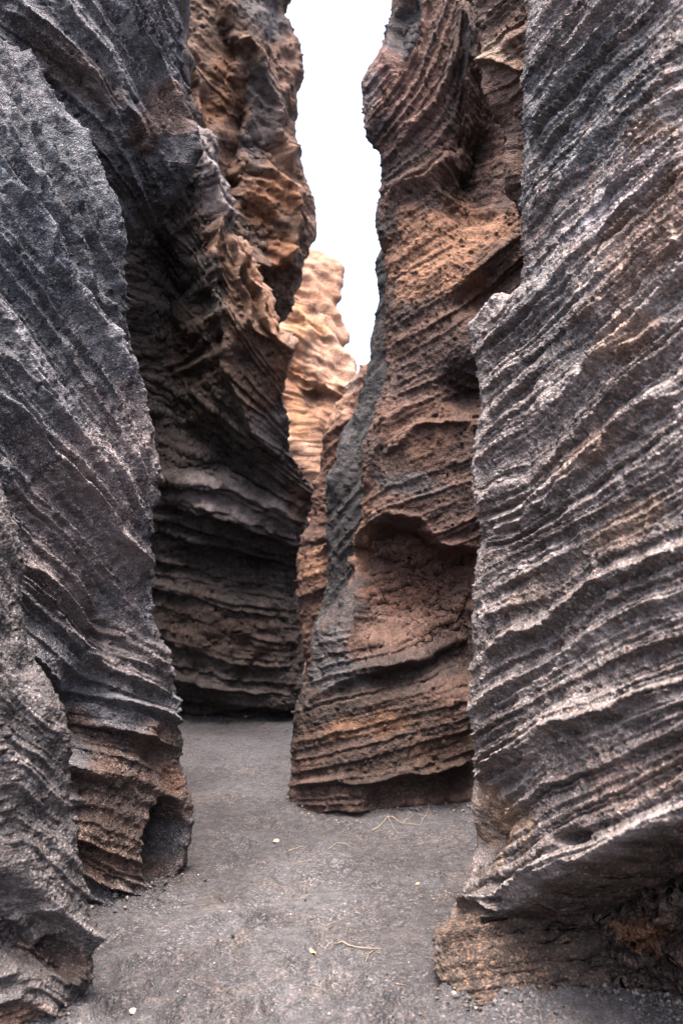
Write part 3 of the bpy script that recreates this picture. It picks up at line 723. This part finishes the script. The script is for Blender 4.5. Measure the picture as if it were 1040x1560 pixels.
def make_ground():
    ys = [2.6]
    while ys[-1] < 11: ys.append(ys[-1] + 0.0024 * ys[-1] ** 1.5)
    ys = np.array(ys)
    xs = np.linspace(-1.6, 1.6, 440)
    ys = np.concatenate([[-120, -20, -4, 0], ys, [12, 15, 25, 60, 300]])
    xs = np.concatenate([[-200, -30, -5, -2.2], xs, [2.2, 5, 30, 200]])
    X, Y = np.meshgrid(xs, ys)
    near = ((np.abs(X) < 1.61) & (Y > .5) & (Y < 11.5)).astype(float)
    z = ground_height(X, Y) * near
    Q = np.stack([X, Y, X * 0], -1)
    z += near * (0.006 * (fbm(Q, 22, 311, 2) - .5) + 0.005 * (noise(X * 75, Y * 75, X * 0, 317) - .5))
    # sand banked against the feet of the walls
    ft = np.concatenate(FOOT); ft = ft[(np.abs(ft[:, 0]) < 2) & (ft[:, 1] > .8) & (ft[:, 1] < 11)]
    gx0, gy0, cs_ = -1.8, .8, .03
    gw, gh = 121, 350
    occ = np.full((gh, gw), 9.0)
    ii = ((ft[:, 1] - gy0) / cs_).astype(int).clip(0, gh - 1); jj = ((ft[:, 0] - gx0) / cs_).astype(int).clip(0, gw - 1)
    occ[ii, jj] = 0
    for _ in range(14):
        for sy, sx in ((0, 1), (0, -1), (1, 0), (-1, 0), (1, 1), (1, -1), (-1, 1), (-1, -1)):
            occ = np.minimum(occ, np.roll(np.roll(occ, sy, 0), sx, 1) + cs_ * math.hypot(sx, sy))
    fi = ((Y - gy0) / cs_ - .5).clip(0, gh - 1.001); fj = ((X - gx0) / cs_ - .5).clip(0, gw - 1.001)
    a0, b0 = fi.astype(int), fj.astype(int); ta, tb = fi - a0, fj - b0
    dd = (occ[a0, b0] * (1 - ta) + occ[np.minimum(a0 + 1, gh - 1), b0] * ta) * (1 - tb) + (occ[a0, np.minimum(b0 + 1, gw - 1)] * (1 - ta) + occ[np.minimum(a0 + 1, gh - 1), np.minimum(b0 + 1, gw - 1)] * ta) * tb
    bank = np.exp(-dd / (.05 + .09 * fbm(Q, 3, 351, 2)))
    z += near * .055 * bank * (.4 + 1.1 * fbm(Q, 6, 353, 3))
    z += near * .02 * np.clip(bank, 0, 1) * (fbm(Q, 30, 357, 2) - .5)
    # footprints
    rnd = random.Random(5)
    WOB = fbm(Q, 9, 361, 2)
    more_prints = [(rnd.uniform(150, 780), 1110 + 450 * rnd.random() ** .8) for _ in range(55)]
    for (fx, fy) in more_prints + [(458, 1475), (360, 1540), (395, 1395), (540, 1500), (470, 1350), (500, 1420), (345, 1440), (420, 1530), (560, 1380), (345, 1310), (600, 1560), (250, 1500), (400, 1240), (520, 1320), (380, 1180)]:
        a, b, _ = unproject(np.array(float(fx)), np.array(float(fy)), np.array(1.0))
        dy = CP - (780 - fy) / F * SP; dz = SP + (780 - fy) / F * CP
        k = -CAMZ / dz
        gx, gy = (fx - 520) / F * k, dy * k
        an = rnd.uniform(-.5, .5)
        u = (X - gx) * math.cos(an) - (Y - gy) * math.sin(an); v = (X - gx) * math.sin(an) + (Y - gy) * math.cos(an)
        ws = rnd.uniform(.7, 1.1); d = np.sqrt((u / (.055 * ws)) ** 2 + (v / (.11 * ws)) ** 2) * (.8 + .4 * WOB)
        z += near * (-0.036 * np.exp(-d * d * 1.2) + 0.012 * np.exp(-((d - 1.35) / .3) ** 2))
    C = np.zeros(X.shape + (3,))
    m = smooth(fbm(Q, 2.2, 331, 3), .3, .7)[..., None]
    C[:] = np.array([.068, .067, .074]) * m + np.array([.044, .042, .046]) * (1 - m)
    w = smooth(fbm(Q, 6, 337, 3), .55, .75)[..., None] * .4
    C = C + (np.array([.12, .095, .08]) - C) * w * .5
    P = np.stack([X, Y, z], -1)
    GRID.append((xs, ys, z))
    o = grid_object("ground", P, C, MAT_SAND)
    o["kind"] = "structure"
    o["label"] = "floor of dark grey volcanic sand with faint footprints"
    return o
ground = make_ground()

# ------------------------------------------------------------------ small things
def simple_material(name, col, rough=.9, scale=60):
    m, n, l = nodes_of(name)
    b = n["Principled BSDF"]; b.inputs["Roughness"].default_value = rough
    tc = n.new("ShaderNodeTexCoord"); ns = n.new("ShaderNodeTexNoise"); ns.inputs["Scale"].default_value = scale; ns.inputs["Detail"].default_value = 4
    l.new(tc.outputs["Object"], ns.inputs["Vector"])
    r = n.new("ShaderNodeValToRGB"); e = r.color_ramp.elements
    e[0].position = .3; e[0].color = (*[c * .6 for c in col], 1); e[1].position = .7; e[1].color = (*[min(1, c * 1.25) for c in col], 1)
    l.new(ns.outputs[0], r.inputs[0]); l.new(r.outputs[0], b.inputs["Base Color"])
    bp = n.new("ShaderNodeBump"); bp.inputs["Strength"].default_value = .4; bp.inputs["Distance"].default_value = .003
    l.new(ns.outputs[0], bp.inputs["Height"]); l.new(bp.outputs[0], b.inputs["Normal"])
    return m
M_TAN = simple_material("tan_stone", (.40, .26, .16)); M_PALE = simple_material("pale_stone", (.40, .31, .23)); M_GREYS = simple_material("grey_stone", (.16, .15, .15))
M_TWIG = simple_material("dry_twig", (.21, .165, .125)); M_LEAF = simple_material("dry_leaf", (.42, .25, .12))

def floor_at(fx, fy):
    b = (780 - fy) / F
    dy = CP - b * SP; dz = SP + b * CP
    k = -CAMZ / dz
    X, Y = (fx - 520) / F * k, dy * k
    return X, Y, float(ground_z(np.array([X]), np.array([Y]))[0])

def link_mesh(name, V, Fc, mat, smoothf=True):
    me = bpy.data.meshes.new(name); me.from_pydata([tuple(v) for v in V], [], Fc); me.update()
    me.polygons.foreach_set("use_smooth", [smoothf] * len(me.polygons)); me.materials.append(mat)
    o = bpy.data.objects.new(name, me); sc.collection.objects.link(o); return o

import bmesh
def ico(sub):
    bm = bmesh.new(); bmesh.ops.create_icosphere(bm, subdivisions=sub, radius=1)
    V = np.array([v.co[:] for v in bm.verts]); Fc = [tuple(v.index for v in f.verts) for f in bm.faces]; bm.free(); return V, Fc
ICO2, ICO3 = ico(1), ico(3)

def pebble(fx, fy, size, mat, label, seed, flat=.6, name="pebble"):
    V, Fc = ICO3
    V = V.copy(); n = fbm(V + seed * 3.1, 1.3, 400 + seed, 3)
    n2 = noise(V[:, 0] * 2.2 + seed, V[:, 1] * 2.2, V[:, 2] * 2.2, 77)
    V = V * (0.7 + .45 * n + .25 * np.abs(n2 - .5))[:, None] * np.array([1, .75, flat]) * size
    a = seed * 1.7; c, s = math.cos(a), math.sin(a)
    V = np.stack([V[:, 0] * c - V[:, 1] * s, V[:, 0] * s + V[:, 1] * c, V[:, 2]], -1)
    o = link_mesh(name, V, Fc, mat)
    X, Y, z = floor_at(fx, fy)
    o.location = (X, Y, z + size * flat * .45)
    tag(o, label, "pebble", "loose pebbles on the sand")
    return o
pebble(443, 1098, .034, M_TAN, "round tan stone at the foot of the dark back wall", 1, .9, "stone")
pebble(421, 1283, .018, M_PALE, "cream pebble lying alone in the middle of the path", 2, .6)
pebble(204, 1531, .019, M_PALE, "flat peach coloured pebble on the sand beside the near left buttress", 3, .4)
pebble(636, 1346, .012, M_TAN, "small tan pebble on shaded sand in front of the tower", 4)
pebble(326, 1555, .010, M_PALE, "pale pebble at the very bottom edge of the path", 5)
pebble(350, 1388, .007, M_PALE, "tiny whitish pebble on the path level with the left hollow", 6)
pebble(515, 1256, .008, M_GREYS, "dark grey pebble just below the foot of the tower", 7)

def tube(V, Fc, pts, r0, r1, sides=6):
    pts = [np.array(p, float) for p in pts]
    base = len(V)
    for i, p in enumerate(pts):
        d = pts[min(i + 1, len(pts) - 1)] - pts[max(i - 1, 0)]; d /= np.linalg.norm(d)
        u = np.cross(d, [0, 0, 1]); u /= np.linalg.norm(u) + 1e-9; w = np.cross(u, d)
        r = r0 + (r1 - r0) * i / (len(pts) - 1)
        for k in range(sides):
            a = 2 * math.pi * k / sides
            V.append(p + r * (math.cos(a) * u + math.sin(a) * w))
    for i in range(len(pts) - 1):
        for k in range(sides):
            a = base + i * sides + k; b = base + i * sides + (k + 1) % sides
            Fc.append((a, b, b + sides, a + sides))
    Fc.append(tuple(base + k for k in range(sides))[::-1]); Fc.append(tuple(base + (len(pts) - 1) * sides + k for k in range(sides)))

def twig(branches, label, r=.0035, group="dry twigs on the sand"):
    V, Fc = [], []
    X0, Y0, Z0 = floor_at(*branches[0][0])
    rnd = random.Random(int(branches[0][0][0]))
    for bi, br in enumerate(branches):
        P3 = []
        for i in range(len(br) - 1):
            for t in (0, .33, .66):
                fx = br[i][0] * (1 - t) + br[i + 1][0] * t; fy = br[i][1] * (1 - t) + br[i + 1][1] * t
                X, Y, z = floor_at(fx + rnd.uniform(-1, 1), fy + rnd.uniform(-.7, .7)); P3.append((X - X0, Y - Y0, z - Z0 + r * 1.2 + rnd.uniform(0, .004)))
        X, Y, z = floor_at(*br[-1]); P3.append((X - X0, Y - Y0, z - Z0 + r))
        rr = r if bi == 0 else r * .65
        tube(V, Fc, P3, rr, rr * .45)
    o = link_mesh("twig", V, Fc, M_TWIG); o.location = (X0, Y0, Z0)
    tag(o, label, "twig", group)
twig([[(568, 1266), (590, 1252), (612, 1258), (640, 1260)], [(590, 1252), (598, 1262), (606, 1268)], [(612, 1258), (632, 1250), (650, 1252)], [(640, 1260), (652, 1248), (656, 1240)]],
     "branching pale twig on the sand at the foot of the tower", .003)
twig([[(512, 1441), (540, 1444), (582, 1441)], [(570, 1443), (556, 1462)]], "forked dry twig lying on open sand left of the undercut wall", .0032)
twig([[(440, 1296), (452, 1292), (464, 1290)]], "thin short straw lying right of the cream pebble", .0025)
twig([[(500, 1286), (520, 1285), (538, 1287)]], "straight thin straw on the sand below the tower base", .0022)
twig([[(604, 1500), (618, 1496)]], "tiny stick on the sand near the lower right toe of rock", .0025)

def leaf():
    X0, Y0, Z0 = floor_at(476, 1446)
    V, Fc = [], []
    n = 9
    for i in range(n):
        t = i / (n - 1); w = .009 * math.sin(math.pi * min(1, t * .93 + .05)) ** .7
        for k in (-1, 0, 1):
            V.append((k * w, (t - .5) * .05, .004 + .006 * (1 - abs(k)) * -1 + .008 * abs(t - .5) * 2 + .004))
    for i in range(n - 1):
        for k in range(2):
            a = i * 3 + k; Fc.append((a, a + 1, a + 4, a + 3))
    nb = len(V); V = V + [(x, y, z + .0008) for x, y, z in V]; Fc = Fc + [tuple(reversed([i + nb for i in f])) for f in Fc]
    o = link_mesh("dry_leaf", V, Fc, M_LEAF); o.location = (X0, Y0, Z0); o.rotation_euler = (0, 0, .5)
    tag(o, "curled orange brown dry leaf on the path in the foreground", "leaf")
leaf()

def gravel():
    rnd = np.random.RandomState(4)
    V0, F0 = ICO2
    V0 = V0; n = 6500
    fx = rnd.uniform(90, 800, n); fy = 1105 + (1600 - 1105) * rnd.uniform(0, 1, n) ** .9
    Vs, Fs = [], []
    F0 = np.array(F0)
    b = (780 - fy) / F; dy = CP - b * SP; dz = SP + b * CP; k = -CAMZ / dz
    X, Y = (fx - 520) / F * k, dy * k
    ft = np.concatenate(FOOT); ft = ft[(np.abs(ft[:, 0]) < 1.5) & (ft[:, 1] > 2.6) & (ft[:, 1] < 9.5)]
    sel = ft[rnd.randint(0, len(ft), 3500)] + rnd.normal(0, .05, (3500, 2))
    X[:3500], Y[:3500] = sel[:, 0], sel[:, 1]
    Z = ground_z(X, Y)
    s = .0016 + .0028 * rnd.uniform(0, 1, n) ** 3 + .004 * (rnd.uniform(0, 1, n) > .985) + .007 * ((np.arange(n) < 3500) & (rnd.uniform(0, 1, n) > .72)) * rnd.uniform(.3, 1.3, n)
    V = V0[None] * s[:, None, None] * rnd.uniform(.6, 1.3, (n, len(V0), 1)) * np.array([1, 1, .75])
    V += np.stack([X, Y, Z + s * .4], -1)[:, None, :]
    Fa = F0[None] + (np.arange(n) * len(V0))[:, None, None]
    V = V.reshape(-1, 3); Fa = Fa.reshape(-1, 3)
    me = bpy.data.meshes.new("gravel"); me.vertices.add(len(V)); me.vertices.foreach_set("co", V.astype(np.float32).ravel())
    me.loops.add(Fa.size); me.loops.foreach_set("vertex_index", Fa.astype(np.int32).ravel()); me.polygons.add(len(Fa))
    me.polygons.foreach_set("loop_start", np.arange(0, Fa.size, 3, dtype=np.int32)); me.polygons.foreach_set("loop_total", np.full(len(Fa), 3, np.int32)); me.update(calc_edges=True)
    C = np.where(rnd.uniform(0, 1, (n, 1)) > .8, np.array([[.22, .20, .185]]), np.array([[.08, .075, .078]])) * rnd.uniform(.6, 1.4, (n, 1))
    c4 = np.ones((n, len(V0), 4), np.float32); c4[:, :, :3] = C[:, None, :]
    me.attributes.new("rock_colour", 'FLOAT_COLOR', 'POINT').data.foreach_set("color", c4.ravel())
    me.materials.append(MAT_SAND)
    o = bpy.data.objects.new("gravel", me); sc.collection.objects.link(o)
    tag(o, "fine dark and pale grit strewn over the sand", "gravel", kind="stuff")
gravel()
print("TOTAL ROCK TRIS", ROCK_TRIS)
